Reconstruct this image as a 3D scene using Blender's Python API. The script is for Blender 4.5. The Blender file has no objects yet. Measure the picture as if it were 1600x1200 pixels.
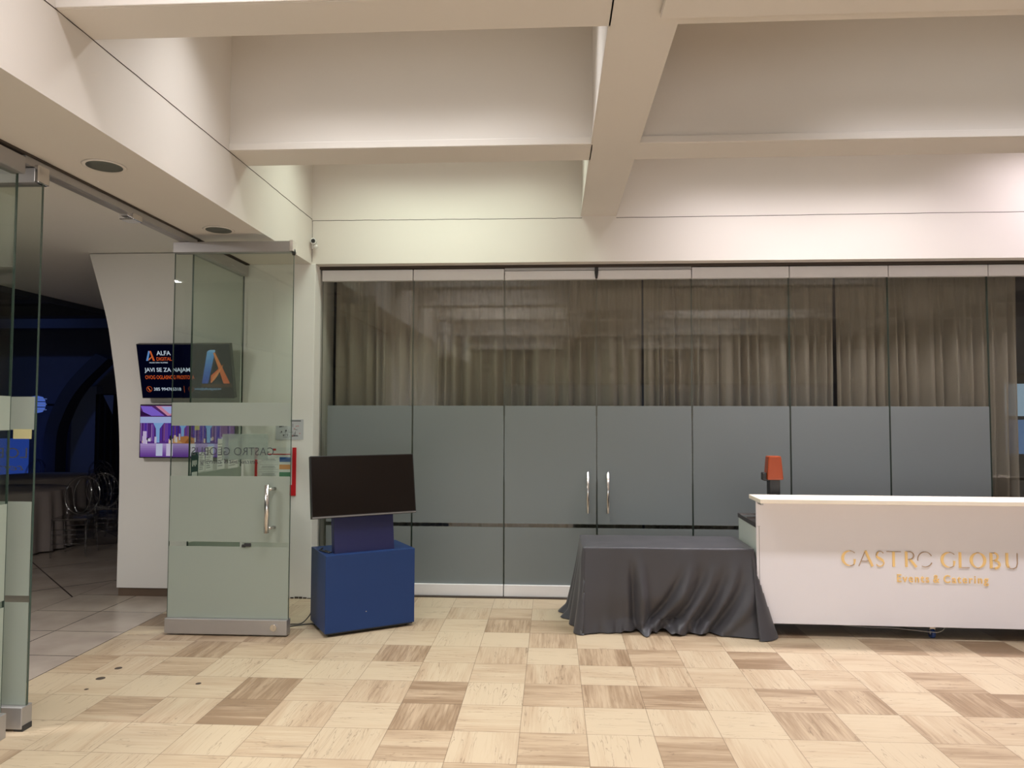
import bpy, bmesh, math, random
from mathutils import Vector, Matrix
random.seed(7)
PI = math.pi
sc = bpy.context.scene
C = sc.collection

# ------------------------------------------------------------------ camera
H = 1.708
def look():
    y, p, r = (math.radians(a) for a in (3.16, 2.52, 0.14))
    F = Vector((-math.sin(y)*math.cos(p), math.cos(y)*math.cos(p), math.sin(p)))
    rt = Vector((math.cos(y), math.sin(y), 0)); up = rt.cross(F)
    a = rt*math.cos(r) + up*math.sin(r); b = a.cross(F)
    m = Matrix((a, b, -F)).transposed().to_4x4(); m.translation = (0, 0, H)
    return m
cd = bpy.data.cameras.new('camera'); cam = bpy.data.objects.new('camera', cd); C.objects.link(cam)
cam.matrix_world = look(); cd.sensor_width = 36; cd.lens = 1134/1600*36; cd.clip_start = .05
sc.camera = cam
# ------------------------------------------------------------------ world, exposure
w = bpy.data.worlds.new('world'); sc.world = w; w.use_nodes = True
w.node_tree.nodes['Background'].inputs[0].default_value = (.55, .6, .7, 1)
w.node_tree.nodes['Background'].inputs[1].default_value = .02
sc.view_settings.view_transform = 'Standard'; sc.view_settings.look = 'None'
sc.view_settings.gamma = 1; sc.view_settings.use_curve_mapping = False
sc.view_settings.exposure = -0.95
sc.cycles.max_bounces = 10; sc.cycles.transparent_max_bounces = 24; sc.cycles.diffuse_bounces = 5
sc.cycles.use_denoising = True
# louvred strip lights sitting up inside the ceiling coffers: (x, y, length, power, colour, spread)
LAMPS = [
    (-1.0, 6.00, 1.9, 54, (.90, 1.0, .84), 112),
    (-1.0, 4.20, 1.9, 68, (.98, .97, .98), 104),
    (-1.0, 2.40, 1.9, 84, (1.0, .95, .96), 112),
    (-1.0, .60, 1.9, 84, (1.0, .96, .95), 130),
    (-1.0, -1.8, 1.9, 85, (.98, .96, .98), 140),
    (2.3, 6.00, 2.4, 96, (1.0, .94, .98), 100),
    (4.9, 6.00, 1.5, 78, (1.0, .90, 1.0), 135),
    (3.2, 4.20, 2.6, 88, (.97, .95, 1.0), 96),
    (3.2, 2.40, 2.6, 84, (.98, .94, .98), 112),
    (3.4, .60, 2.4, 84, (.98, .95, .98), 130),
    (3.4, -1.8, 2.4, 90, (.96, .96, 1.0), 140),
    (-1.0, -5.4, 1.9, 60, (.96, .96, 1.0), 140),
    (3.4, -5.4, 2.4, 60, (.96, .96, 1.0), 140),
]
# glowing boxes added unseen behind the viewer for frontal fill: (x, power)
FILL_BOXES = [(-1.4, 72), (1.4, 66), (4.5, 72)]
# ------------------------------------------------------------------ materials
def newmat(n):
    m = bpy.data.materials.new(n); m.use_nodes = True
    return m, m.node_tree, m.node_tree.nodes['Principled BSDF']
def pr(n, col, rough=.6, metal=0, var=.0, scale=6, bump=0, emis=None, es=0, spec=.5, sheen=0):
    m, t, b = newmat(n)
    b.inputs['Roughness'].default_value = rough; b.inputs['Metallic'].default_value = metal
    b.inputs['Specular IOR Level'].default_value = spec
    if sheen: b.inputs['Sheen Weight'].default_value = sheen
    tc = t.nodes.new('ShaderNodeTexCoord'); ns = t.nodes.new('ShaderNodeTexNoise')
    ns.inputs['Scale'].default_value = scale; ns.inputs['Detail'].default_value = 5
    t.links.new(tc.outputs['Object'], ns.inputs['Vector'])
    mx = t.nodes.new('ShaderNodeMix'); mx.data_type = 'RGBA'
    mx.inputs[6].default_value = (*[c*(1-var) for c in col], 1); mx.inputs[7].default_value = (*[min(1, c*(1+var)) for c in col], 1)
    t.links.new(ns.outputs['Fac'], mx.inputs[0]); t.links.new(mx.outputs[2], b.inputs['Base Color'])
    if bump:
        bp = t.nodes.new('ShaderNodeBump'); bp.inputs['Strength'].default_value = bump; bp.inputs['Distance'].default_value = .01
        t.links.new(ns.outputs['Fac'], bp.inputs['Height']); t.links.new(bp.outputs[0], b.inputs['Normal'])
    if emis:
        b.inputs['Emission Color'].default_value = (*emis, 1); b.inputs['Emission Strength'].default_value = es
    return m
def mathn(t, op, a, b=None, c=None):
    n = t.nodes.new('ShaderNodeMath'); n.operation = op
    for i, v in enumerate((a, b, c)):
        if v is None: continue
        if isinstance(v, (int, float)): n.inputs[i].default_value = v
        else: t.links.new(v, n.inputs[i])
    return n.outputs[0]
def schlick(t, f0):
    g = t.nodes.new('ShaderNodeNewGeometry'); d = t.nodes.new('ShaderNodeVectorMath'); d.operation = 'DOT_PRODUCT'
    t.links.new(g.outputs['Incoming'], d.inputs[0]); t.links.new(g.outputs['Normal'], d.inputs[1])
    x = mathn(t, 'SUBTRACT', 1, mathn(t, 'ABSOLUTE', d.outputs['Value']))
    return mathn(t, 'MULTIPLY_ADD', mathn(t, 'POWER', x, 5), 1-f0, f0)
def glass(n, tint, f0=.04, rough=0.0):
    m = bpy.data.materials.new(n); m.use_nodes = True; t = m.node_tree; t.nodes.clear()
    o = t.nodes.new('ShaderNodeOutputMaterial'); mx = t.nodes.new('ShaderNodeMixShader')
    tr = t.nodes.new('ShaderNodeBsdfTransparent'); gl = t.nodes.new('ShaderNodeBsdfGlossy')
    tr.inputs[0].default_value = (*tint, 1); gl.inputs['Roughness'].default_value = rough
    t.links.new(schlick(t, f0), mx.inputs[0]); t.links.new(tr.outputs[0], mx.inputs[1]); t.links.new(gl.outputs[0], mx.inputs[2])
    t.links.new(mx.outputs[0], o.inputs[0])
    return m
def film(n, col, trans, back=.5, f0=.035, rough=.45):
    """etched film: diffuse scattering both ways, a little see-through, a soft sheen"""
    m = bpy.data.materials.new(n); m.use_nodes = True; t = m.node_tree; t.nodes.clear()
    o = t.nodes.new('ShaderNodeOutputMaterial')
    df = t.nodes.new('ShaderNodeBsdfDiffuse'); tl = t.nodes.new('ShaderNodeBsdfTranslucent'); tr = t.nodes.new('ShaderNodeBsdfTransparent'); gl = t.nodes.new('ShaderNodeBsdfGlossy')
    for s in (df, tl): s.inputs[0].default_value = (*col, 1)
    tr.inputs[0].default_value = (.8, .85, .8, 1); gl.inputs['Roughness'].default_value = rough
    a = t.nodes.new('ShaderNodeMixShader'); a.inputs[0].default_value = back
    b = t.nodes.new('ShaderNodeMixShader'); b.inputs[0].default_value = trans
    c = t.nodes.new('ShaderNodeMixShader')
    t.links.new(df.outputs[0], a.inputs[1]); t.links.new(tl.outputs[0], a.inputs[2])
    t.links.new(a.outputs[0], b.inputs[1]); t.links.new(tr.outputs[0], b.inputs[2])
    t.links.new(schlick(t, f0), c.inputs[0]); t.links.new(b.outputs[0], c.inputs[1]); t.links.new(gl.outputs[0], c.inputs[2])
    t.links.new(c.outputs[0], o.inputs[0])
    return m
def emit(n, col, s=1):
    m = bpy.data.materials.new(n); m.use_nodes = True; t = m.node_tree; t.nodes.clear()
    o = t.nodes.new('ShaderNodeOutputMaterial'); e = t.nodes.new('ShaderNodeEmission')
    e.inputs[0].default_value = (*col, 1); e.inputs[1].default_value = s; t.links.new(e.outputs[0], o.inputs[0])
    return m
def s2l(*c):
    return tuple((v/255/12.92 if v/255 <= .04045 else ((v/255+.055)/1.055)**2.4) for v in c)

TILE = .36
def marble():
    m, t, b = newmat('striped_travertine_tiles')
    tc = t.nodes.new('ShaderNodeTexCoord'); sp = t.nodes.new('ShaderNodeSeparateXYZ'); t.links.new(tc.outputs['Object'], sp.inputs[0])
    X, Y = sp.outputs[0], sp.outputs[1]
    M = lambda op, a, b=None, c=None: mathn(t, op, a, b, c)
    u = M('MULTIPLY_ADD', X, 1/TILE, .484); v = M('MULTIPLY_ADD', Y, 1/TILE, -11.098)
    iu, iv = M('FLOOR', u), M('FLOOR', v); fu, fv = M('SUBTRACT', u, iu), M('SUBTRACT', v, iv)
    par = M('FLOORED_MODULO', M('ADD', iu, iv), 2)          # 0: veins run away from the viewer
    cb = t.nodes.new('ShaderNodeCombineXYZ'); t.links.new(iu, cb.inputs[0]); t.links.new(iv, cb.inputs[1])
    wn = t.nodes.new('ShaderNodeTexWhiteNoise'); wn.noise_dimensions = '2D'; t.links.new(cb.outputs[0], wn.inputs['Vector'])
    rnd = wn.outputs['Value']; sc3 = t.nodes.new('ShaderNodeSeparateColor'); t.links.new(wn.outputs['Color'], sc3.inputs[0])
    def mixf(f, a, b_):
        n = t.nodes.new('ShaderNodeMix'); n.data_type = 'FLOAT'
        for s, q in ((0, f), (2, a), (3, b_)):
            if isinstance(q, (int, float)): n.inputs[s].default_value = q
            else: t.links.new(q, n.inputs[s])
        return n.outputs[0]
    a = mixf(par, fu, fv); c = mixf(par, fv, fu)
    def noise(sa, scc, off, det, dist, rough=.55):
        k = t.nodes.new('ShaderNodeCombineXYZ')
        t.links.new(M('MULTIPLY', a, sa), k.inputs[0]); t.links.new(M('MULTIPLY', c, scc), k.inputs[1])
        t.links.new(M('MULTIPLY_ADD', rnd, 73, off), k.inputs[2])
        n = t.nodes.new('ShaderNodeTexNoise'); n.inputs['Scale'].default_value = 1; n.inputs['Detail'].default_value = det
        n.inputs['Distortion'].default_value = dist; n.inputs['Roughness'].default_value = rough
        t.links.new(k.outputs[0], n.inputs['Vector']); return n.outputs['Fac']
    broad = noise(2.6, .35, 0, 2, .4); fine = noise(26, 1.3, 5, 3, .5); vein = noise(8.5, .7, 11, 4, .7, .5); sel = noise(2.4, 1.0, 23, 2, 0)
    rampb = t.nodes.new('ShaderNodeValToRGB'); e = rampb.color_ramp.elements
    e[0].position = .34; e[0].color = (*s2l(140, 117, 93), 1); e[1].position = .64; e[1].color = (*s2l(190, 173, 147), 1)
    el = rampb.color_ramp.elements.new(.5); el.color = (*s2l(178, 157, 131), 1)
    val = M('ADD', M('ADD', M('MULTIPLY', broad, .52), M('MULTIPLY', fine, .34)), M('MULTIPLY_ADD', M('POWER', sc3.outputs[1], .55), .40, -.13))
    t.links.new(val, rampb.inputs[0])
    ridge = M('ABSOLUTE', M('SUBTRACT', vein, .5))
    vm = M('MULTIPLY', M('SUBTRACT', 1, M('SMOOTH_MIN', M('MULTIPLY', ridge, 80), 1, .2)), M('MULTIPLY', M('MINIMUM', M('MAXIMUM', M('MULTIPLY_ADD', sel, 6, -2.35), 0), 1), .60))
    vm = M('MAXIMUM', vm, 0)
    mv = t.nodes.new('ShaderNodeMix'); mv.data_type = 'RGBA'; t.links.new(vm, mv.inputs[0]); t.links.new(rampb.outputs[0], mv.inputs[6]); mv.inputs[7].default_value = (*s2l(98, 76, 60), 1)
    edge = M('MINIMUM', M('MINIMUM', fu, M('SUBTRACT', 1, fu)), M('MINIMUM', fv, M('SUBTRACT', 1, fv)))
    gr = M('LESS_THAN', edge, .0055)
    mg = t.nodes.new('ShaderNodeMix'); mg.data_type = 'RGBA'; t.links.new(M('MULTIPLY', gr, .62), mg.inputs[0]); t.links.new(mv.outputs[2], mg.inputs[6]); mg.inputs[7].default_value = (*s2l(95, 75, 58), 1)
    t.links.new(mg.outputs[2], b.inputs['Base Color'])
    b.inputs['Roughness'].default_value = .38; b.inputs['Specular IOR Level'].default_value = .35
    return m
def hall_tiles():
    m, t, b = newmat('grey_porcelain_tiles')
    tc = t.nodes.new('ShaderNodeTexCoord'); sp = t.nodes.new('ShaderNodeSeparateXYZ'); t.links.new(tc.outputs['Object'], sp.inputs[0])
    X, Y = sp.outputs[0], sp.outputs[1]; M = lambda op, a, b=None, c=None: mathn(t, op, a, b, c)
    def grid(x, y, s, wd):
        u = M('FRACT', M('MULTIPLY', x, 1/s)); v = M('FRACT', M('MULTIPLY', y, 1/s))
        e = M('MINIMUM', M('MINIMUM', u, M('SUBTRACT', 1, u)), M('MINIMUM', v, M('SUBTRACT', 1, v)))
        return M('LESS_THAN', e, wd)
    g1 = grid(M('ADD', X, 3.36), M('SUBTRACT', Y, 5.05), .57, .007)
    d1 = M('MULTIPLY', M('ADD', X, Y), .7071); d2 = M('MULTIPLY', M('SUBTRACT', X, Y), .7071)
    g2 = grid(M('SUBTRACT', d1, 1.53), d2, 1.2, .006)
    far = M('LESS_THAN', X, -4.50)
    g = M('ADD', M('MULTIPLY', g1, M('SUBTRACT', 1, far)), M('MULTIPLY', g2, far))
    ns = t.nodes.new('ShaderNodeTexNoise'); ns.inputs['Scale'].default_value = 2.5; ns.inputs['Detail'].default_value = 4; t.links.new(tc.outputs['Object'], ns.inputs['Vector'])
    ra = t.nodes.new('ShaderNodeValToRGB'); ra.color_ramp.elements[0].position = .3; ra.color_ramp.elements[1].position = .75
    ra.color_ramp.elements[0].color = (*s2l(168, 156, 145), 1); ra.color_ramp.elements[1].color = (*s2l(196, 184, 170), 1); t.links.new(ns.outputs['Fac'], ra.inputs[0])
    mg = t.nodes.new('ShaderNodeMix'); mg.data_type = 'RGBA'; t.links.new(g, mg.inputs[0]); t.links.new(ra.outputs[0], mg.inputs[6]); mg.inputs[7].default_value = (*s2l(60, 48, 40), 1)
    t.links.new(mg.outputs[2], b.inputs['Base Color']); b.inputs['Roughness'].default_value = .25
    return m
PAINT = pr('cream_white_paint', (.72, .68, .63), .75, var=.03, scale=1.6, bump=.05)
PAINT2 = pr('white_wall_paint', (.84, .83, .80), .7, var=.03, scale=1.2, bump=.03)
CRACK = pr('dark_joint', (.06, .045, .035), .9)
MARB = marble(); HALLF = hall_tiles()
PLINTH = pr('brown_plinth', s2l(105, 88, 74), .5, var=.1)
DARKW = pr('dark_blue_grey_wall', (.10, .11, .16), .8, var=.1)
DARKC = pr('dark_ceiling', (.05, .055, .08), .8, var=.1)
BLACK = pr('black_sheet', (.004, .004, .006), .9)
ALU = pr('brushed_aluminium', (.47, .46, .455), .42, .7, var=.03, scale=20)
ALUW = pr('pale_anodised_rail', (.80, .79, .80), .45, .1, var=.02, scale=20)
STEEL = pr('polished_steel', (.72, .70, .68), .22, 1.0)
DKMET = pr('dark_gasket', (.03, .03, .03), .6)
GLASS = glass('clear_green_tinted_glass', (.90, .935, .90), .055)
GEDGE = pr('green_glass_edge', (.05, .08, .065), .3)
GLASSW = glass('partition_glass', (.88, .885, .86), .065)
FROST = film('frosted_film', s2l(163, 171, 172), .14, .45)
FROSTD = film('door_frosted_film', s2l(190, 200, 190), .08, .40)
PALEF = film('pale_reflection_film', s2l(225, 228, 235), .62, .4)
DECAL = film('grey_lettering_film', s2l(95, 98, 104), .25, .4)
CURT = None
def curtain_mat():
    m = bpy.data.materials.new('taupe_sheer_fabric'); m.use_nodes = True; t = m.node_tree; t.nodes.clear()
    o = t.nodes.new('ShaderNodeOutputMaterial'); df = t.nodes.new('ShaderNodeBsdfDiffuse'); tl = t.nodes.new('ShaderNodeBsdfTranslucent'); tr = t.nodes.new('ShaderNodeBsdfTransparent')
    col = (*s2l(206, 196, 184), 1); df.inputs[0].default_value = col; tl.inputs[0].default_value = col
    a = t.nodes.new('ShaderNodeMixShader'); a.inputs[0].default_value = .3; b = t.nodes.new('ShaderNodeMixShader')
    # weave: threads cover more where the cloth turns edge-on
    g = t.nodes.new('ShaderNodeNewGeometry'); d = t.nodes.new('ShaderNodeVectorMath'); d.operation = 'DOT_PRODUCT'
    t.links.new(g.outputs['Incoming'], d.inputs[0]); t.links.new(g.outputs['Normal'], d.inputs[1])
    f = mathn(t, 'MULTIPLY', mathn(t, 'ABSOLUTE', d.outputs['Value']), .22)
    t.links.new(f, b.inputs[0]); t.links.new(df.outputs[0], a.inputs[1]); t.links.new(tl.outputs[0], a.inputs[2])
    t.links.new(a.outputs[0], b.inputs[1]); t.links.new(tr.outputs[0], b.inputs[2]); t.links.new(b.outputs[0], o.inputs[0])
    return m
CURT = curtain_mat()
BLUE = pr('navy_blue_laminate', s2l(34, 60, 110), .4, var=.04, spec=.25)
NAVY = pr('dark_navy_panel', s2l(22, 28, 78), .5)
TVB = pr('black_tv_plastic', (.012, .012, .013), .35)
TVS = pr('dark_glossy_screen', (.010, .007, .006), .16, spec=.25)
TVL = pr('silver_bezel_strip', (.35, .35, .36), .3, .8)
CLOTH = pr('charcoal_satin', s2l(66, 65, 70), .46, var=.06, scale=3, sheen=.1)
WHITE = pr('white_counter_laminate', s2l(240, 238, 244), .45, var=.01)
WTOP = pr('cream_bar_top', s2l(250, 240, 222), .4)
WTSIDE = pr('pale_side_board', s2l(205, 212, 206), .5)
DTOP = pr('dark_grey_worktop', s2l(62, 56, 54), .4, var=.15, scale=40)
GOLD = pr('gold_lettering', s2l(250, 214, 146), .45, .0)
GOLDT = pr('tarnished_gold_edge', s2l(186, 158, 128), .5, .2)
ORANGE = pr('orange_translucent_plastic', s2l(150, 62, 22), .3)
DKPL = pr('black_plastic', (.02, .02, .02), .45)
WHPL = pr('white_plastic', (.8, .8, .78), .4)
GRILL = pr('grey_speaker_mesh', s2l(92, 96, 90), .7)
PAPER = pr('white_paper', s2l(226, 228, 226), .8); PAPERG = pr('greyed_paper', s2l(196, 198, 202), .8)
RED = pr('red_plastic', s2l(200, 22, 34), .45)
YELL = pr('pale_yellow_paper', s2l(196, 190, 140), .8)
TEAL = pr('dark_teal_sticker', s2l(22, 66, 66), .5)
INK = pr('dark_ink', s2l(60, 60, 66), .8)
INKL = pr('grey_ink', s2l(150, 150, 152), .8)
INKR = pr('red_ink', s2l(200, 60, 60), .8)
BARB = pr('blue_bar', s2l(42, 92, 165), .6); BARO = pr('orange_bar', s2l(222, 150, 78), .6); BARG = pr('green_bar', s2l(34, 120, 78), .6)
GHOST = glass('clear_acrylic', (.80, .80, .82), .16, .08)
HCLOTH = pr('beige_tablecloth', s2l(150, 140, 136), .8, var=.05)
BWHEEL = pr('blue_wheel', s2l(30, 60, 120), .4)

# ------------------------------------------------------------------ mesh helpers
def box(bm, x0, x1, y0, y1, z0, z1, bev=0, mi=0, M=None):
    r = bmesh.ops.create_cube(bm, size=1); vs = r['verts']
    for v in vs: v.co = Vector(((x0+x1)/2+v.co.x*(x1-x0), (y0+y1)/2+v.co.y*(y1-y0), (z0+z1)/2+v.co.z*(z1-z0)))
    fs = list({f for v in vs for f in v.link_faces})
    if bev:
        es = list({e for v in vs for e in v.link_edges})
        rb = bmesh.ops.bevel(bm, geom=es, offset=bev, segments=2, affect='EDGES', profile=.5)
        fs = list({f for f in rb['faces']} | {f for f in fs if f.is_valid}); vs = list({v for f in fs for v in f.verts})
    for f in fs: f.material_index = mi
    if M is not None:
        for v in vs: v.co = M @ v.co
    return vs
def tube(bm, pts, r, n=10, mi=0, cap=True, closed=False):
    pts = [Vector(p) for p in pts]; rs = r if isinstance(r, (list, tuple)) else [r]*len(pts); rings = []; pn = None
    for i, p in enumerate(pts):
        if closed: d = pts[(i+1) % len(pts)]-pts[i-1]
        else: d = pts[min(i+1, len(pts)-1)]-pts[max(i-1, 0)]
        d.normalize()
        if pn is None: pn = d.orthogonal().normalized()
        pn = (pn-d*pn.dot(d)).normalized(); q = d.cross(pn)
        rings.append([bm.verts.new(p+(pn*math.cos(2*PI*k/n)+q*math.sin(2*PI*k/n))*rs[i]) for k in range(n)])
    m = len(rings)
    for i in range(m if closed else m-1):
        A, B = rings[i], rings[(i+1) % m]
        for k in range(n):
            f = bm.faces.new((A[k], A[(k+1) % n], B[(k+1) % n], B[k])); f.material_index = mi; f.smooth = True
    if cap and not closed:
        for R_ in (list(reversed(rings[0])), rings[-1]): f = bm.faces.new(R_); f.material_index = mi
def lathe(bm, prof, n=24, c=(0, 0, 0), mi=0):
    rings = []
    for r, z in prof: rings.append([bm.verts.new((c[0]+r*math.cos(2*PI*k/n), c[1]+r*math.sin(2*PI*k/n), c[2]+z)) for k in range(n)])
    for A, B in zip(rings, rings[1:]):
        for k in range(n):
            f = bm.faces.new((A[k], A[(k+1) % n], B[(k+1) % n], B[k])); f.material_index = mi; f.smooth = True
    bm.faces.new(list(reversed(rings[0]))).material_index = mi; bm.faces.new(rings[-1]).material_index = mi
def prism(bm, poly, f0, f1, mi=0):
    """poly of 2-D points; f0/f1 map a point to the two faces"""
    A = [bm.verts.new(f0(p)) for p in poly]; B = [bm.verts.new(f1(p)) for p in poly]; n = len(poly); fs = []
    fs.append(bm.faces.new(list(reversed(A)))); fs.append(bm.faces.new(B))
    for k in range(n): fs.append(bm.faces.new((A[k], A[(k+1) % n], B[(k+1) % n], B[k])))
    for f in fs: f.material_index = mi
    return fs
def obj(name, bm, mats, parent=None, M=None, normals=True):
    me = bpy.data.meshes.new(name)
    if normals: bmesh.ops.recalc_face_normals(bm, faces=bm.faces)
    bm.to_mesh(me); bm.free()
    for m in (mats if isinstance(mats, (list, tuple)) else [mats]): me.materials.append(m)
    o = bpy.data.objects.new(name, me); C.objects.link(o)
    if parent: o.parent = parent
    if M is not None: o.matrix_local = M
    return o
def bobj(name, b, mat, parent=None, bev=0):
    bm = bmesh.new(); box(bm, *b, bev=bev); return obj(name, bm, mat, parent)
def struct(o, label=None):
    o['kind'] = 'structure'
    if label: o['label'] = label
    return o
def thing(name, label, cat, loc=(0, 0, 0), rz=0, group=None):
    o = bpy.data.objects.new(name, None); C.objects.link(o); o.location = loc; o.rotation_euler = (0, 0, rz); o.empty_display_size = .1
    o['label'] = label; o['category'] = cat
    if group: o['group'] = group
    return o
def tag(o, label, cat, group=None):
    o['label'] = label; o['category'] = cat
    if group: o['group'] = group
    return o
def text_mesh(s, size, mirror=False, shear=0, space=1, bold=0, extr=.0008, wx=1.0):
    cu = bpy.data.curves.new('t', 'FONT'); cu.body = s; cu.size = size; cu.shear = shear; cu.space_character = space; cu.offset = bold; cu.extrude = extr
    cu.align_x = 'CENTER'; cu.align_y = 'CENTER'; cu.resolution_u = 4
    o = bpy.data.objects.new('t', cu); C.objects.link(o)
    dg = bpy.context.evaluated_depsgraph_get(); me = bpy.data.meshes.new_from_object(o.evaluated_get(dg))
    bpy.data.objects.remove(o); bpy.data.curves.remove(cu)
    bm = bmesh.new(); bm.from_mesh(me); bpy.data.meshes.remove(me)
    for v in bm.verts: v.co.x *= (-wx if mirror else wx)
    return bm
def merge(dst, src, M, mi=0, fit=None):
    """copy src bmesh into dst through matrix M; fit=(w,h) rescales to that size about its centre"""
    xs = [v.co.x for v in src.verts]; ys = [v.co.y for v in src.verts]; cx, cy = (min(xs)+max(xs))/2, (min(ys)+max(ys))/2
    sx = sy = 1
    if fit:
        sx = fit[0]/(max(xs)-min(xs)); sy = fit[1]/(max(ys)-min(ys)) if fit[1] else sx
    mp = {v: dst.verts.new(M @ Vector(((v.co.x-cx)*sx, (v.co.y-cy)*sy, v.co.z))) for v in src.verts}
    for f in src.faces:
        try: g = dst.faces.new([mp[v] for v in f.verts]); g.material_index = mi
        except ValueError: pass
    src.free()
def M_front(x, y, z):      # local XY -> world XZ, facing -y
    return Matrix(((1, 0, 0, x), (0, 0, -1, y), (0, 1, 0, z), (0, 0, 0, 1)))

# ================================================================== SETTING
YF, XL, ZS, ZJ = 6.75, -2.29, 3.15, 3.58      # fascia plane, left beam face, soffit height, joint / rib underside
XT = -2.93                                    # line of the folding glass doors
# floors
bm = bmesh.new()
box(bm, -3.355, 9, -9.5, 6.95, -.12, 0); struct(obj('floor', bm, MARB), 'striped cream travertine tile floor of the foyer')
bm = bmesh.new(); box(bm, -17, -3.357, -9.5, 15, -.12, -.001); struct(obj('floor', bm, HALLF), 'large grey tile floor of the dark banquet hall')
bm = bmesh.new(); box(bm, -3.355, 9, 6.952, 10, -.12, -.003); struct(obj('floor', bm, HALLF), 'floor of the room behind the curtain')
# ribbed ceiling: slab, cross ribs along x, long ribs along y
bobj_ = lambda n, b, m, lab=None, bev=0: struct(bobj(n, b, m, bev=bev), lab)
bobj_('ceiling', (XL-.7, 9, -9.5, 10.2, 4.62, 4.8), PAINT, 'cream ceiling slab above the deep coffers')
ys = [(4.965, 5.265), (3.16, 3.43), (1.36, 1.65), (-.44, -.15), (-3.2, -2.9), (-6.8, -6.5)]
lab = ['cream ceiling rib nearest the glass wall', 'second cream ceiling rib from the glass wall'] + ['cream ceiling rib overhead']*4
LR = [(.28, .60), (6.6, 6.92)]
xs_ = [(XL, .28), (.60, 6.6), (6.92, 9)]
for (a, b_), l_ in zip(ys, lab):
    bm = bmesh.new()
    for x0, x1 in xs_:
        box(bm, x0, x1, a, b_, ZJ+.002, 4.62)
        # raised render strip along the lower front arris
        box(bm, x0, x1, a-.014, a+.01, ZJ+.004, ZJ+.055, bev=.004)
    struct(obj('ceiling', bm, PAINT), l_)
for i, (a, b_) in enumerate(LR):
    bm = bmesh.new(); box(bm, a, b_, -9.5, YF, ZJ, 4.62)
    box(bm, a-.012, a+.01, -9.5, YF, ZJ+.002, ZJ+.05, bev=.004)
    struct(obj('ceiling', bm, PAINT), 'long cream ceiling rib running to the glass wall' if i == 0 else 'long cream ceiling rib at the far right')
# plate closing the nearest right coffer
bm = bmesh.new(); box(bm, .50, 6.4, 1.2, 3.315, ZJ-.035, ZJ-.008, bev=.004)
struct(obj('ceiling', bm, PAINT), 'flat cream cover board under the nearest right coffer')
# left beam, fascia above the glass wall
bm = bmesh.new(); box(bm, -2.985, XL, -9.5, YF, ZS, 4.62); struct(obj('ceiling', bm, PAINT), 'deep cream beam with two round grilles above the folding doors')
bm = bmesh.new(); box(bm, XL-.7, 9, YF, 6.99, ZS, 4.62); struct(obj('wall_back', bm, PAINT), 'cream fascia above the curtained glass wall')
# joints between the ribs and the lower band
def wobble(p, q, r, n=60, amp=.0015, nrm=(0, 0, 1)):
    p, q, nv = Vector(p), Vector(q), Vector(nrm); return [p.lerp(q, i/n)+nv*random.uniform(-amp, amp) for i in range(n+1)]
bm = bmesh.new()
tube(bm, wobble((XL-.001, 1.4, ZJ), (XL-.001, YF, ZJ), 0), .0035, 5)
struct(obj('trim_1', bm, CRACK), 'dark crack line along the left beam')
bm = bmesh.new()
tube(bm, wobble((XL, YF+.001, ZJ-.012), (.28, YF+.001, ZJ-.018), 0), .003, 5); tube(bm, wobble((.60, YF+.001, ZJ-.018), (9, YF+.001, ZJ), 0), .003, 5)
tube(bm, wobble((XL+.004, YF+.001, ZJ-.01), (XL+.004, YF+.001, ZS+.02), 0), .0022, 5)
struct(obj('trim_2', bm, CRACK), 'dark crack line along the fascia')
# pier beside the glass wall, its threshold crumbs
bm = bmesh.new(); box(bm, XT-.02, -2.25, 6.74, 7.35, 0, ZS, bev=.004); struct(obj('wall_pier', bm, PAINT2), 'white pier between the folding doors and the glass wall')
bm = bmesh.new()
for i in range(5):
    x = -2.44+.04*i; box(bm, x, x+random.uniform(.02, .045), 6.732, 6.742, 0, random.uniform(.006, .018))
struct(obj('baseboard_pier', bm, CRACK))
# arched white wall carrying the screens (curved free edge on its left)
arch = [(XT-.021, .079), (XT-.021, 3.262), (-3.6, 3.262), (-4.465, 3.262)]
pts = [(-4.465, 3.262), (-4.36, 2.92), (-4.27, 2.60), (-4.215, 2.30), (-4.165, 1.98), (-4.13, 1.64), (-4.112, 1.25), (-4.108, .8), (-4.109, .079)]
def cat(P_, n=6):
    out = []
    for i in range(len(P_)-1):
        p0, p1, p2, p3 = P_[max(i-1, 0)], P_[i], P_[i+1], P_[min(i+2, len(P_)-1)]
        for k in range(n):
            t_ = k/n; out.append(tuple(.5*((2*p1[j])+(-p0[j]+p2[j])*t_+(2*p0[j]-5*p1[j]+4*p2[j]-p3[j])*t_*t_+(-p0[j]+3*p1[j]-3*p2[j]+p3[j])*t_**3) for j in range(len(p1))))
    return out+[tuple(P_[-1])]
poly = arch[:3]+cat(pts)
bm = bmesh.new(); prism(bm, poly, lambda p: (p[0], 6.72, p[1]), lambda p: (p[0], 7.0, p[1]))
struct(obj('wall_arch', bm, PAINT2), 'white wall with a curved free edge carrying two screens')
bobj_('baseboard_arch', (-4.10, XT-.022, 6.735, 6.99, 0, .0785), PLINTH, 'brown plinth under the curved white wall')
# room shell out of frame
bobj_('wall_right', (9, 9.2, -9.5, 10, 0, 4.62), PAINT2); bobj_('wall_front', (-17, 9, -9.7, -9.5, 0, 4.8), PAINT2)
bobj_('wall_left', (-3.1, -2.83, -9.5, 1.2, 0, ZS-.002), PAINT2)
# room behind the curtain
bobj_('wall_behind_curtain', (-2.9, 9, 9.0, 9.2, -.003, 4.6), DARKW); bobj_('wall_behind_pier', (-3.1, -2.9, 7.36, 9.0, -.003, 4.6), DARKW)
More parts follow.
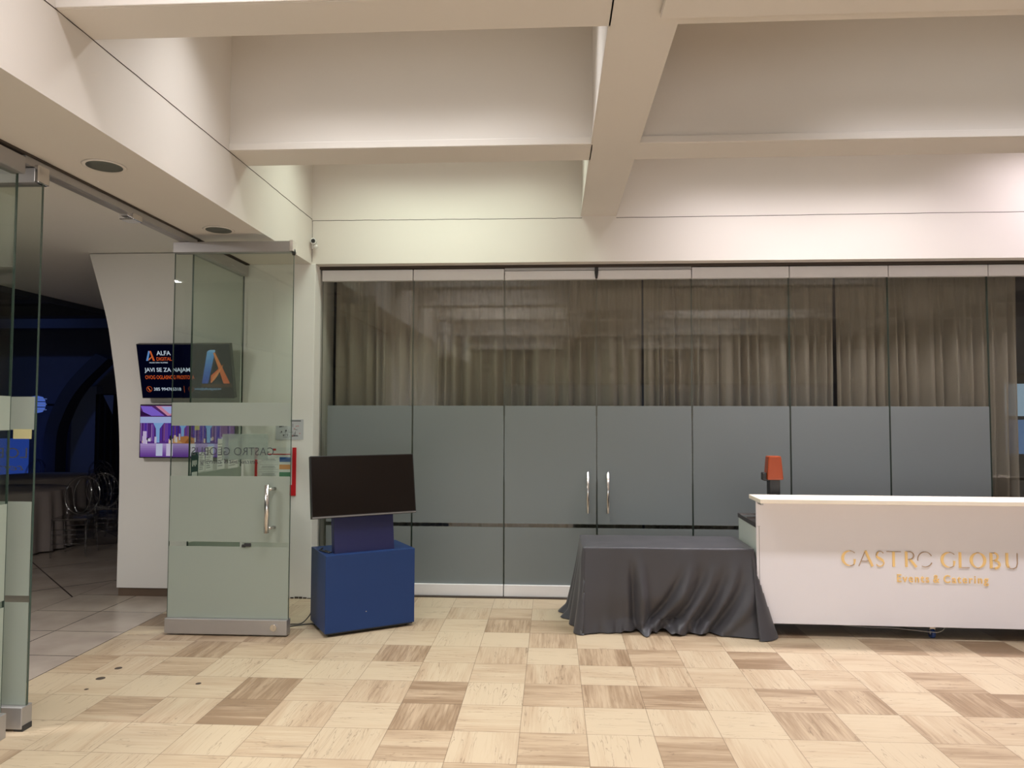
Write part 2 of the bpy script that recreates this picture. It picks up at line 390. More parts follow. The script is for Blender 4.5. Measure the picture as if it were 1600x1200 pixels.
# banquet hall
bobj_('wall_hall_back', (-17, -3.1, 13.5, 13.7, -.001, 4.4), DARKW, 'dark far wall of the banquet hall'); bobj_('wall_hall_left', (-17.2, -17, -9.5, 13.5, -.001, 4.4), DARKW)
bobj_('ceiling', (-6.65, -2.99, -9.5, 13.5, 3.27, 3.40), PAINT2, 'pale flat ceiling just inside the banquet hall')
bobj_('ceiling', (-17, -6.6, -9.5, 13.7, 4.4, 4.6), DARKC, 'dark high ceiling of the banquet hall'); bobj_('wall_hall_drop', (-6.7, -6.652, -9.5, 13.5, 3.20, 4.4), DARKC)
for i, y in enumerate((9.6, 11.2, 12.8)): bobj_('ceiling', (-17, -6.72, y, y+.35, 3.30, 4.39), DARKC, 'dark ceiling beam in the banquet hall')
NAVW = pr('lighter_navy_wall', (.16, .20, .34), .8)  # lighter navy than the hall walls around it
# far arched screen wall: a rib that bends into an arch, a paler bay, a dark doorway drawn as a black sheet
def arc_rib(x0, x1, y, col, w0, w1):
    bm = bmesh.new(); L = cat([(x0, .0), (x0, 1.2), (x0+.12, 1.75), (x0+.42, 2.3), (x0+.95, 2.85)], 8)
    R_ = cat([(x0+w0, .0), (x0+w0, 1.2), (x0+w0+.12, 1.7), (x0+w0+.40, 2.2), (x0+w0+.95, 2.75)], 8)
    prism(bm, L+R_[::-1], lambda p: (p[0], y, p[1]), lambda p: (p[0], y+.3, p[1])); return obj('wall_hall_rib', bm, col)
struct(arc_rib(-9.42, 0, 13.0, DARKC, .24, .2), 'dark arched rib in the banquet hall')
bobj_('wall_hall_bay', (-9.1, -8.62, 13.3, 13.49, 0, 2.25), NAVW, 'lighter navy bay between the arch and the dark doorway')
bm = bmesh.new()
def sheet(bm, f, nu, nv, mi=0):
    g = [[bm.verts.new(f(i/nu, j/nv)) for j in range(nv+1)] for i in range(nu+1)]
    for i in range(nu):
        for j in range(nv):
            q = bm.faces.new((g[i][j], g[i+1][j], g[i+1][j+1], g[i][j+1])); q.smooth = True; q.material_index = mi
sheet(bm, lambda u, v: (-8.60+u*1.2, 13.25+.03*math.sin(u*60), .0+v*2.1), 80, 4)
tag(obj('black_sheet', bm, BLACK), 'black sheet put in for the dark doorway across the hall', 'drape')
bm = bmesh.new(); prism(bm, [(-8.42, 2.08), (-8.22, 2.08), (-8.23, 1.72)], lambda p: (p[0], 13.19, p[1]), lambda p: (p[0], 13.2, p[1]))
tag(obj('pennant', bm, NAVW), 'pale triangular cloth hanging before the dark doorway', 'cloth')

# ================================================================== DOWNLIGHT FITTINGS IN THE COFFERS
LD = emit('tube_glow', (1, .96, .88), 3)
for i, (x, y, L, pw, col, spd) in enumerate(LAMPS):
    t_ = thing('strip_light', 'long louvred strip light up inside a ceiling coffer', 'ceiling light', (x, y, 4.448), 0, 'strip lights up inside the coffers')
    bm = bmesh.new(); box(bm, -L/2-.03, L/2+.03, -.16, .16, .05, .15); obj('housing', bm, WHPL, t_)
    bm = bmesh.new(); box(bm, -L/2, L/2, -.13, .13, .03, .045); obj('diffuser', bm, LD, t_)
    ld = bpy.data.lights.new('strip_lamp', 'AREA'); ld.shape = 'RECTANGLE'; ld.size = L; ld.size_y = .24; ld.energy = pw; ld.color = col; ld.spread = math.radians(spd)
    lo = bpy.data.objects.new('strip_lamp', ld); C.objects.link(lo); lo.parent = t_; lo.location = (0, 0, .02)
    tube_top = bmesh.new(); box(tube_top, -.02, .02, -.02, .02, .15, .171); obj('bracket', tube_top, WHPL, t_)

PANEGLOW = emit('added_window_glow', (.55, .58, .64), .45)  # glowing window band added behind the viewer, for its streaks in the glass wall
for i in range(6):
    x = -1.6+i*1.75; p = struct(bobj('window_%d' % (10+i), (x+.06, x+1.69, -9.49, -9.47, 1.5, 2.7), PANEGLOW), 'added glowing window behind the viewer, for streaks in the glass')
    bm = bmesh.new()
    for q in ((x, x+.06, 1.44, 2.76), (x+1.69, x+1.75, 1.44, 2.76), (x, x+1.75, 1.44, 1.5), (x, x+1.75, 2.7, 2.76)): box(bm, q[0], q[1], -9.49, -9.44, q[2], q[3])
    obj('window_frame', bm, ALU, p)
for x, pw in FILL_BOXES:
    t_ = thing('fill_box', 'added glowing box behind the viewer, unseen, for frontal fill', 'fill light', (x, -4.0, 0), 0, 'added fill boxes behind the viewer')
    bm = bmesh.new(); box(bm, -1.25, 1.25, -.15, 0, .04, 1.78, bev=.01); obj('casing', bm, TVB, t_)
    bobj('lit_face', (-1.2, 1.2, .001, .006, .1, 1.72), emit('lit_face_glow', (.93, .96, 1), pw/(PI*3.9)), t_)
    for q in (-1.1, 1.1): bobj('foot', (q-.04, q+.04, -.25, .1, 0, .04), TVB, t_)
t_ = thing('added_hall_light', 'added unseen panel light brightening the hall near the doorway', 'ceiling light', (-4.6, 3.3, 3.268))  # added out of view to brighten the hall floor and curved wall
bobj('diffuser', (-.3, .3, -.3, .3, -.008, -.002), LD, t_)
ld = bpy.data.lights.new('added_hall_lamp', 'AREA'); ld.shape = 'SQUARE'; ld.size = .56; ld.energy = 150; ld.color = (1, .94, .92)
lo = bpy.data.objects.new('added_hall_lamp', ld); C.objects.link(lo); lo.parent = t_; lo.location = (0, 0, -.012)

# ================================================================== GLASS WALL
YG = 6.92
PX = [-2.235, -1.339, -.456, .422, 1.317, 2.223, 3.128, 4.027, 4.93, 5.83]
def film_strip(name, par, x0, x1, z0, z1, y, mat): return bobj(name, (x0, x1, y-.0015, y, z0, z1), mat, par)
wi = 0; di = 0
for k in range(9):
    x0, x1 = PX[k]+.006, PX[k+1]-.006; door = k in (2, 3)
    if door: di += 1; nm = 'door_%d' % di; lb = 'left glass swing door with pull handle in the curtained wall' if k == 2 else 'right glass swing door with pull handle in the curtained wall'
    else: wi += 1; nm = 'window_%d' % wi; lb = 'fixed glass panel of the curtained wall'
    bm = bmesh.new(); box(bm, x0, x1, YG, YG+.01, .116, 3.02); p = struct(obj(nm, bm, GLASSW), lb)
    zt = 3.095 if door else 3.118
    bobj('top_rail', (x0-.002, x1+.002, YG-.03, YG+.035, 3.012, zt), ALUW, p, bev=.003)
    if door: bobj('track', (x0-.004, x1+.004, YG-.035, YG+.04, 3.098, 3.122), ALU, p)
    bobj('bottom_rail', (x0-.002, x1+.002, YG-.03, YG+.035, .012, .118), ALUW, p, bev=.003)
    for xx, s in ((x0-.003, 1), (x1+.001, -1)): bobj('edge_seal', (xx, xx+.002, YG-.002, YG+.012, .118, 3.012), GEDGE, p)
    if k < 7:
        fx = x0+.06 if k == 0 else x0+.002
        film_strip('frosted_film', p, fx, x1-.002, .69, 1.805, YG-.0005, FROST)
        film_strip('frosted_film', p, fx, x1-.002, .118, .655, YG-.0005, FROST)
    if door:
        hx = .335 if k == 2 else .522
        bm = bmesh.new(); tube(bm, [(hx, YG-.065, .80), (hx, YG-.065, 1.185)], .014, 14)
        for hz in (.835, 1.15): tube(bm, [(hx, YG-.065, hz), (hx, YG, hz)], .010, 10)
        h_ = obj('handle', bm, STEEL, p)
bobj_('trim_3', (-2.25, 9, 6.87, 6.98, 3.124, 3.149), CRACK, 'dark gap above the glass wall')
bobj_('trim_4', (-2.25, 9, 6.86, 6.96, 0, .011), CRACK, 'dark threshold under the glass wall')
bm = bmesh.new(); box(bm, .405, .439, 6.86, 6.88, 3.075, 3.12, bev=.004); prism(bm, [(-.018, 0), (.018, 0), (.009, -.06), (-.009, -.06)], lambda p: (.422+p[0], 6.872, 3.075+p[1]), lambda p: (.422+p[0], 6.885, 3.075+p[1]))
tag(obj('door_stop', bm, DKMET), 'small black stop where the two swing doors meet', 'door stop')

# ================================================================== CURTAINS
def curtain(x0, x1, y, label, seed, slit=0.0):
    rng = random.Random(seed); W = x1-x0
    # irregular big folds: list of phase positions
    xs, acc = [], 0
    while acc < W+.4: xs.append(acc); acc += rng.choice([rng.uniform(.022, .04), rng.uniform(.05, .11)])
    amp = [rng.uniform(.35, 1.0) for _ in xs]
    def big(x):
        for i in range(len(xs)-1):
            if xs[i] <= x <= xs[i+1]:
                t_ = (x-xs[i])/(xs[i+1]-xs[i]); return amp[i]*math.sin(t_*PI)*(1 if i % 2 else -1)
        return 0
    n = int(W/.009); bm = bmesh.new()
    def f(u, v):
        z = .02+(3.09)*v; x = u*W; k = max(0, min(1, (v-.55)/.45)); k = k*k
        drift = .035*math.sin(x*5.1+seed)*(1-v)
        b_ = big(max(0, min(W, x+drift)))*.078*(1-k*.75)
        s = math.sin(x*2*PI/.047+seed)*.006*(.25+k)
        return (x0+x, y+b_+s+.02*math.sin(x*2.3+seed), z)
    sheet(bm, f, n, 26)
    o = obj('curtain', bm, CURT, normals=False); tag(o, label, 'curtain', 'curtains behind the glass wall'); return o
curtain(-2.18, .885, 7.2, 'long taupe sheer curtain behind the left glass panels', 3)
curtain(.90, 2.75, 7.2, 'taupe sheer curtain behind the glass above the draped table and counter end', 11)
curtain(2.76, 4.46, 7.2, 'taupe sheer curtain behind the right glass panels, its edge beside the lit cooler', 19)
curtain(4.75, 6.4, 7.25, 'taupe sheer curtain beyond the right edge of the lit cooler', 23)
bm = bmesh.new(); tube(bm, [(-2.2, 7.2, 3.13), (8.5, 7.2, 3.13)], .012, 8); tag(obj('curtain_rail', bm, DKMET), 'dark curtain rail behind the top of the glass wall', 'rail')
# pale blue lit drinks cooler behind the last panel
t_ = thing('display_cooler', 'upright cooler with pale blue lit door behind the last glass panel', 'cooler', (5.35, 8.4, 0))
bobj('cabinet', (-.32, .32, 0, .5, 0, 2.2), DKPL, t_, bev=.01)
bobj('lit_panel', (-.30, .30, -.02, -.002, 1.72, 2.08), emit('pale_blue_glow', s2l(190, 222, 250), .9), t_); bobj('lit_panel', (-.30, .30, -.02, -.002, 1.30, 1.68), emit('soft_blue_glow', s2l(120, 160, 215), .8), t_)

# ================================================================== FOLDING DOORS ON THE LEFT
def leaf(nm, lb, x0, x1, y, lockside, inner):
    p = bpy.data.objects.new(nm, None)
    bm = bmesh.new(); box(bm, x0, x1, y, y+.01, .13, 3.0); p = struct(obj(nm, bm, GLASS), lb)
    bobj('top_rail', (x0-.003, x1+.003, y-.035, y+.045, 3.0, 3.085), ALU, p, bev=.004)
    b = bobj('bottom_rail', (x0-.003, x1+.003, y-.035, y+.045, .012, .128), ALU, p, bev=.004)
    for xx in (x0-.002, x1): bobj('edge_seal', (xx, xx+.002, y-.002, y+.012, .13, 3.0), GEDGE, p)
    for z0, z1 in ((1.625, 1.808), (.718, 1.23), (.13, .682)): bobj('frosted_film', (x0+.003, x1-.003, y-.002, y-.0005, z0, z1), FROSTD, p)
    return p
L1 = leaf('door_3', 'open frosted glass folding door with steel pull handle', -3.01, -2.045, 5.6, 1, 1)
bm = bmesh.new(); hx = -2.172
for s in (-1,): 
    tube(bm, [(hx-.028, 5.6-.07, .80), (hx-.028, 5.6-.07, 1.17)], .019, 16)
    for hz in (.835, 1.135): tube(bm, [(hx-.028, 5.53, hz), (hx+.01, 5.6, hz)], .013, 10)
obj('handle', bm, STEEL, L1)
bm = bmesh.new(); tube(bm, [(-2.145, 5.566, .072), (-2.145, 5.556, .072)], .026, 20); box(bm, -2.149, -2.141, 5.553, 5.557, .055, .09); obj('lock', bm, STEEL, L1)
bobj('end_cap', (-2.068, -2.038, 5.56, 5.65, 3.0, 3.09), STEEL, L1, bev=.004)
bm = bmesh.new(); lathe(bm, [(.0, 0), (.012, .004), (.014, .03), (.010, .05)], 12, (-2.045, 5.605, 2.975)); obj('pivot_pin', bm, DKMET, L1)
bm = bmesh.new(); box(bm, -2.40, -2.345, 5.586, 5.597, .683, .712, bev=.005); box(bm, -2.42, -2.39, 5.588, 5.597, .678, .70, bev=.003); obj('rubber_stop', bm, DKMET, L1)
def glass_decals(par, xc, y, zt, w_, full=True):
    bm = bmesh.new(); merge(bm, text_mesh('GASTRO GLOBUS', .1, mirror=True, bold=-.0008, extr=.0003), M_front(xc, y, zt), fit=(w_, .062))
    merge(bm, text_mesh('restaurant & catering', .06, mirror=True, shear=.4, extr=.0003), M_front(xc-.03, y, zt-.085), fit=(w_*.72, .045))
    obj('lettering', bm, DECAL, par)
glass_decals(L1, -2.51, 5.598, 1.425, .66)
bobj('pale_reflection', (-2.60, -2.23, 5.6105, 5.6115, 1.36, 1.56), PALEF, L1)  # pale rectangle painted for a monitor's reflection in the door glass
L0 = leaf('door_4', 'open glass folding door at the left edge of the view', -3.82, -2.857, 3.87, 1, 1)
for tx, z, fw, fh, sh in (('LOBUS', 1.497, .30, .056, 0), ('tering', 1.412, .26, .045, .4)):
    bm = bmesh.new(); merge(bm, text_mesh(tx, .1, mirror=True, shear=sh, bold=-.0008, extr=.0003), M_front(-3.045, 3.868, z), fit=(fw, fh)); obj('lettering', bm, DECAL, L0)
bobj('end_cap', (-2.878, -2.85, 3.83, 3.92, 3.0, 3.10), STEEL, L0, bev=.006)
bobj('foot_block', (-2.90, -2.85, 3.84, 3.91, 0, .03), DKMET, L0)
tag(bobj('sticky_note', (-2.977, -2.872, 3.866, 3.8685, 1.575, 1.628), YELL), 'pale yellow note stuck on the left glass door', 'note')
def fixed(nm, lb, y0, y1):
    bm = bmesh.new(); box(bm, XT, XT+.01, y0, y1, .13, 3.03); p = struct(obj(nm, bm, GLASS), lb)
    bobj('top_rail', (XT-.035, XT+.045, y0, y1+.012, 3.028, 3.125), ALU, p, bev=.006); bobj('bottom_rail', (XT-.035, XT+.045, y0, y1, 0, .13), ALU, p, bev=.004)
    for yy in (y0-.002, y1): bobj('edge_seal', (XT-.002, XT+.012, yy, yy+.002, .13, 3.03), GEDGE, p)
    for z0, z1 in ((1.625, 1.808), (.718, 1.23), (.13, .682)): bobj('frosted_film', (XT+.0105, XT+.012, y0+.003, y1-.003, z0, z1), FROSTD, p)
    return p
P2 = fixed('window_8', 'fixed glass panel between the open door and the pier', 5.73, 6.70)
P0 = fixed('window_9', 'fixed glass panel at the left edge of the view', 1.25, 3.765)
# papers on the fixed panel
PAPL = [(5.99, 6.12, 1.24, 1.44), (6.205, 6.345, 1.235, 1.50), (6.42, 6.62, 1.225, 1.49), (5.87, 5.975, 1.24, 1.40)]
PL = ['plain white sheet second nearest on the side glass panel', 'white paper notice third along the side glass panel', 'white printed notice taped nearest the pier on the side glass', 'small white sheet beside the teal sticker on the side glass']
for (a, b_, c, d), l_ in zip(PAPL, PL):
    t_ = thing('paper_notice', l_, 'notice', (XT+.013, a, c), 0, 'papers taped on the side glass panel')
    bobj('sheet', (0, .001, 0, b_-a, 0, d-c), PAPER, t_)
    bm = bmesh.new(); n_ = 9
    for i in range(n_): box(bm, .001, .0016, .012, (b_-a)*random.uniform(.5, .88), (d-c)*(.1+.8*i/n_), (d-c)*(.1+.8*i/n_)+.006)
    obj('text_lines', bm, INKL, t_)
t_ = thing('door_sticker', 'dark teal sticker with white marks on the side glass', 'sticker', (XT+.013, 5.742, 1.19))
bobj('backing', (0, .001, 0, .12, 0, .215), TEAL, t_)
bm = bmesh.new(); [box(bm, .001, .0014, .022+.02*i, .034+.02*i, .10+.012*(i % 2), .15) for i in range(4)]; box(bm, .001, .0014, .015, .105, .01, .055); obj('white_marks', bm, PAPER, t_)
tag(bobj('sticky_note', (XT+.013, XT+.0145, 5.79, 5.87, 1.585, 1.625), YELL), 'small yellow note high on the side glass panel', 'note')
# overhead track, with its middle catch
bm = bmesh.new(); box(bm, XT-.04, XT+.04, 3.78, 5.72, 3.09, ZS-.012, bev=.003); box(bm, XT-.018, XT+.018, 3.78, 5.72, 3.088, 3.091)
tk = struct(obj('trim_5', bm, ALU), 'aluminium track above the open doorway')
bm = bmesh.new(); box(bm, XT-.05, XT+.055, 4.79, 4.90, 3.055, 3.10, bev=.006); box(bm, XT-.02, XT+.03, 4.76, 4.93, 3.07, 3.09, bev=.003); obj('catch', bm, STEEL, tk)
bobj_('trim_6', (XT-.02, XT+.05, 1.25, 6.72, ZS-.012, ZS-.001), CRACK, 'dark gap above the door track')
# ceiling grilles
for y, l_ in ((4.01, 'round grey grille in the soffit nearer the camera'), (5.455, 'round grey grille in the soffit above the open glass door')):
    t_ = thing('ceiling_grille', l_, 'speaker grille', (-2.59, y, ZS), 0, 'round grilles in the door soffit')
    bm = bmesh.new(); lathe(bm, [(.095, -.004), (.112, -.008), (.118, -.001)], 40); obj('rim', bm, PAINT, t_)
    bm = bmesh.new(); lathe(bm, [(.0, -.012), (.05, -.0115), (.096, -.006), (.096, -.002)], 40); obj('mesh_disc', bm, GRILL, t_)
# security camera at the corner
t_ = thing('security_camera', 'small white security camera at the wall corner', 'camera', (-2.262, 6.74, 3.345))
bm = bmesh.new(); box(bm, -.026, -.012, -.01, .012, -.05, .05, bev=.003); obj('mount', bm, WHPL, t_)
bm = bmesh.new(); tube(bm, [(-.02, -.01, .0), (.0, -.03, .01), (.012, -.05, .012)], .013, 10); tube(bm, [(.0, -.015, .012), (.016, -.085, .005)], .028, 18); obj('body', bm, WHPL, t_)
bm = bmesh.new(); tube(bm, [(.016, -.085, .005), (.0172, -.09, .0045)], .019, 18); obj('lens', bm, DKPL, t_)
bm = bmesh.new(); bmesh.ops.create_icosphere(bm, subdivisions=2, radius=.022, matrix=Matrix.Translation((.022, -.03, -.035))); obj('base_ball', bm, WHPL, t_)
# floor plan sheet, red framed notice board on the pier
t_ = thing('floor_plan', 'small printed floor plan taped on the white pier', 'notice', (-2.605, 6.737, 1.48))
bobj('sheet', (0, .265, -.001, 0, 0, .19), PAPERG, t_)
bm = bmesh.new(); box(bm, .02, .24, -.0016, -.001, .172, .18)
for i in range(26):
    a, b_ = random.uniform(.02, .2), random.uniform(.02, .13); w_, h_ = random.choice([(.045, .003), (.003, .03), (.02, .003), (.012, .012)]); box(bm, a, a+w_, -.0016, -.001, b_, b_+h_)
obj('plan_lines', bm, INK, t_)
for i in range(5): a = .155+.017*i; b_ = random.uniform(.03, .13); bobj('red_mark', (a, a+.014, -.0018, -.001, b_, b_+.004), INKR, t_)
t_ = thing('notice_board', 'red edged notice with blue, orange and green bars', 'notice', (-2.80, 6.738, .955))
bobj('sheet', (0, .37, -.002, 0, .10, .45), PAPER, t_)
bm = bmesh.new(); box(bm, 0, .022, -.010, 0, .0, .45); box(bm, .36, .395, -.010, 0, .0, .45); box(bm, .0225, .3595, -.010, 0, 0, .10); obj('red_frame', bm, RED, t_)
for mt, z in ((BARB, .335), (BARO, .265), (BARG, .195)): bobj('colour_bar', (.235, .348, -.003, -.002, z-.02, z+.025), mt, t_)
bm = bmesh.new()
for z in (.335, .265, .195):
    box(bm, .04, .225, -.0028, -.002, z+.024, z+.026); box(bm, .04, .225, -.0028, -.002, z-.022, z-.020); box(bm, .07, .19, -.0028, -.002, z+.004, z+.009); box(bm, .06, .20, -.0028, -.002, z-.008, z-.004)
obj('table_lines', bm, INKL, t_)
bm = bmesh.new(); box(bm, .06, .34, -.0028, -.002, .382, .392); box(bm, .17, .20, -.0028, -.002, .42, .44, bev=.0); obj('red_heading', bm, INKR, t_)

# floor sockets where door bolts go
for x, y, r, l_ in ((-2.924, 4.828, .022, 'worn floor bolt socket nearer the open door'), (-2.926, 4.636, .026, 'larger worn floor bolt socket beside the tile border'), (-2.897, 4.449, .012, 'tiny dark plug hole nearest the left door'), (-2.25, 4.587, .016, 'chipped dark plug hole apart from the others')):
    bm = bmesh.new(); lathe(bm, [(r*.2, .0012), (r, .001), (r*1.1, .0)], 18); tag(obj('floor_socket', bm, CRACK, M=Matrix.Translation((x, y, 0))), l_, 'floor socket', 'worn sockets in the floor')

# ================================================================== WALL SCREENS
E1 = lambda r, g, b, s=1.0: emit('screen_%d_%d_%d' % (r, g, b), s2l(r, g, b), s)
def screen_polys(par, name, items, w_, h_, y0):
    """items: (poly in 0..1 screen coords, (r,g,b)); each a thin pane on the display face"""
    bm = bmesh.new(); mats = []
    for i, (pl, col) in enumerate(items):
        if col not in mats: mats.append(col)
        mi = mats.index(col); yy = y0-.00012*(i+1)
        vs = [bm.verts.new(((p[0]-.5)*w_, yy, p[1]*h_)) for p in pl]; f = bm.faces.new(vs); f.material_index = mi
    return obj(name, bm, [E1(*c) for c in mats], par, normals=False)
def R4(a, b_, c, d): return [(a, b_), (c, b_), (c, d), (a, d)]
def lerp3(a, b_, t_): return tuple(int(a[i]+(b_[i]-a[i])*t_) for i in range(3))
# upper advertising screen, hung leaning forward
W1, H1 = .885, .515
t1 = thing('wall_television', 'upper wall screen with orange and blue advert, leaning forward', 'television', (-3.395, 6.62, 1.868)); t1.rotation_euler = (math.radians(14.6), 0, 0)
bobj('casing', (-W1/2, W1/2, -.012, .045, 0, H1), TVB, t1, bev=.004)
bobj('mount', (-.16, .16, .045, .09, .14, .36), DKPL, t1)
w_, h_ = W1-.014, H1-.014
it = [(R4(0, 0, 1, 1), (4, 6, 30))]
for i in range(10): it.append((R4(.5+.05*i, 0, .55+.05*i, 1), lerp3((6, 8, 34), (24, 26, 36), i/9)))
it.append((R4(.62, .0, 1, .20), (34, 28, 36))); it.append((R4(.66, .20, .99, .26), (88, 56, 44)))
for i in range(8):        # big letter: blue left leg shaded bright to deep, orange right leg and cross sweep
    a, b_ = i/8, (i+1)/8
    xl = lambda q: .667+(.760-.667)*q; xr = lambda q: .735+(.845-.735)*q
    it.append(([(xl(a), .27+.60*a), (xr(a), .27+.60*a), (xr(b_), .27+.60*b_), (xl(b_), .27+.60*b_)], lerp3((46, 84, 190), (120, 196, 255), a)))
for i in range(8):
    a, b_ = i/8, (i+1)/8; xl = lambda q: .905+(.822-.905)*q; xr = lambda q: .975+(.845-.975)*q
    it.append(([(xl(a), .27+.58*a), (xr(a), .27+.58*a), (xr(b_), .27+.58*b_), (xl(b_), .27+.58*b_)], lerp3((236, 104, 44), (255, 160, 96), a)))
it.append(([(.760, .87), (.790, .90), (.850, .90), (.845, .86)], (150, 205, 255)))
it.append(([(.765, .27), (.775, .42), (.93, .64), (.82, .36)], (240, 112, 56))); it.append(([(.765, .27), (.80, .40), (.93, .64), (.84, .40)], (255, 158, 98)))
it.append(([(.575, .55), (.580, .55), (.665, .86), (.66, .82)], (120, 88, 66)))
# small logo
it += [([(.085, .70), (.107, .70), (.140, .885), (.120, .885)], (120, 170, 235)), ([(.132, .885), (.150, .885), (.182, .70), (.160, .70)], (238, 110, 50)), ([(.110, .70), (.118, .74), (.168, .80), (.132, .73)], (250, 140, 80))]
# phone and mail badges, divider
def ring(cx, cy, r, t_, col, n=20):
    out = []
    for i in range(n):
        a, b_ = 2*PI*i/n, 2*PI*(i+1)/n; k = w_/h_
        out.append(([(cx+r*math.cos(a), cy+r*k*math.sin(a)), (cx+r*math.cos(b_), cy+r*k*math.sin(b_)), (cx+(r-t_)*math.cos(b_), cy+(r-t_)*k*math.sin(b_)), (cx+(r-t_)*math.cos(a), cy+(r-t_)*k*math.sin(a))], col))
    return out
it += ring(.085, .165, .032, .005, (222, 96, 40)) + ring(.545, .165, .03, .004, (150, 80, 50))
it.append(([(.070, .19), (.078, .205), (.090, .17), (.102, .145), (.098, .13), (.085, .14)], (235, 120, 60)))
it.append((R4(.470, .10, .474, .225), (222, 96, 40))); it.append((R4(.530, .145, .560, .185), (120, 62, 44)))
sp = screen_polys(t1, 'display_picture', it, w_, h_, -.0125)
for v in sp.data.vertices: v.co.z += .007
def scr_text(par, items, w_, h_, y, name, mats):
    for s, cx, cy, fw, fh, mi, bold, shear in items:
        bm = bmesh.new(); merge(bm, text_mesh(s, .1, bold=bold, extr=.0002, shear=shear), M_front((cx-.5)*w_, y, cy*h_+.007), 0, fit=(fw*w_, fh*h_))
        obj(name, bm, mats[mi], par)
scr_text(t1, [('ALFA', .285, .845, .155, .082, 0, .0015, 0), ('DIGITAL', .285, .735, .165, .066, 1, .001, 0), ('NUDI DIN RUPIRE', .22, .665, .2, .022, 0, .002, 0),
              ('JAVI SE ZA NAJAM', .305, .52, .50, .10, 0, .0018, 0), ('OVOG OGLASNOG PROSTORA', .325, .39, .54, .072, 1, .001, 0),
              ('385 994765318', .285, .165, .30, .060, 0, .0012, 0), ('info@alfadigital.hr', .73, .165, .29, .055, 2, .0006, 0)],
         w_, h_, -.0175, 'display_lettering', [E1(225, 240, 255), E1(246, 106, 44), E1(150, 190, 235)])
# lower screen: photograph of the lit hall
W2, H2 = .925, .503
t2 = thing('wall_television', 'lower wall screen showing a violet lit banquet hall', 'television', (-3.4195, 6.662, 1.305))
bobj('casing', (-W2/2, W2/2, -.012, .05, 0, H2), TVB, t2, bev=.004)
w_, h_ = W2-.02, H2-.02; it = [(R4(0, 0, 1, 1), (150, 120, 220))]
for i in range(8): it.append((R4(0, .035*i, 1, .035*(i+1)), lerp3((120, 74, 170), (206, 178, 236), i/7)))
for x, c_ in ((.17, (220, 226, 255)), (.28, (232, 222, 250)), (.52, (246, 236, 255)), (.72, (200, 205, 255))): it.append((R4(x, .02, x+.07, .26), c_))
it.append((R4(0, .26, 1, .70), (104, 60, 150)))
rr = random.Random(5)
for i in range(60):
    x = i/60; it.append((R4(x, .28+rr.uniform(0, .04), x+.011, .66+rr.uniform(-.03, .03)), rr.choice([(128, 84, 190), (92, 50, 130), (150, 96, 150), (84, 60, 190), (170, 130, 200)])))
for x, w__ in ((.13, .10), (.40, .09), (.67, .10)):       # pale arches
    P_ = [(x, .70), (x+.04, .55), (x+.045, .28), (x+w__-.02, .28), (x+w__-.02, .55), (x+w__+.04, .70)]; it.append((P_, (150, 196, 250)))
it.append((R4(0, .66, 1, .78), (190, 206, 255))); it.append((R4(0, .78, 1, 1), (96, 52, 120)))
it += [([(0, .99), (.12, .98), (.26, .80), (.05, .80)], (150, 118, 240)), ([(.16, .99), (.55, .99), (.42, .82), (.29, .80)], (236, 160, 190)), ([(.22, .98), (.48, .98), (.40, .86), (.31, .84)], (190, 200, 255)),
       ([(0, .90), (.12, .80), (0, .80)], (60, 30, 80)), ([(.58, .99), (1, .99), (1, .82), (.60, .80)], (160, 150, 250))]
it += [([(.33, .27), (.36, .38), (.50, .41), (.60, .36), (.58, .26)], (214, 140, 84)), ([(.34, .27), (.40, .35), (.46, .27)], (240, 180, 120)), ([(.48, .27), (.52, .37), (.58, .30), (.57, .27)], (176, 108, 60))]
for i in range(26):
    x = rr.choice([rr.uniform(.02, .16), rr.uniform(.30, .42), rr.uniform(.58, .95)]); y_ = rr.uniform(.25, .33); it.append((R4(x, y_, x+rr.uniform(.008, .03), y_+rr.uniform(.03, .13)), rr.choice([(246, 238, 255), (225, 215, 245), (40, 24, 50), (255, 220, 190)])))
it.append((R4(.035, .26, .075, .50), (230, 210, 250)))
sp = screen_polys(t2, 'display_picture', it, w_, h_, -.0125)
for v in sp.data.vertices: v.co.z += .01

# ================================================================== BLUE DISPLAY STAND WITH TELEVISION
A = math.radians(32)
t_ = thing('display_stand', 'blue wheeled cabinet stand carrying a dark switched-off television', 'display stand', (-1.74, 5.555, 0), A)
CW, CD = .73, .46
bm = bmesh.new(); box(bm, 0, CW, 0, CD, .03, .625, bev=.003); cb = obj('cabinet', bm, BLUE, t_)
bm = bmesh.new(); tube(bm, [(.325, -.0003, .165), (.325, -.002, .165)], .004, 8); obj('screw', bm, STEEL, cb)
bm = bmesh.new(); box(bm, .012, CW-.012, .012, CD-.012, .018, .029); obj('base', bm, DKPL, t_)
for cx, cy in ((.05, .06), (CW-.05, .06), (.05, CD-.06), (CW-.05, CD-.06)):
    bm = bmesh.new(); tube(bm, [(cx-.01, cy, .0125), (cx+.01, cy, .0125)], .0125, 12); obj('caster', bm, DKPL, t_)
M_ = Matrix.Translation((.33, .06, .62)) @ Matrix.Rotation(math.radians(-8), 4, 'X')
bm = bmesh.new(); box(bm, -.245, .245, -.0, .08, 0, .34, bev=.003, M=M_); obj('neck', bm, NAVY, t_)
bm = bmesh.new(); tube(bm, [(.055, .10, .63), (.03, .17, .632), (.02, .26, .631), (.06, .33, .631)], .006, 8); tube(bm, [(.07, .10, .632), (.055, .15, .634), (.05, .21, .632)], .005, 8); obj('cable', bm, DKPL, t_)
tv = Matrix.Translation((.325, .06, .905)) @ Matrix.Rotation(math.radians(-10), 4, 'X')
TW, TH = .855, .487
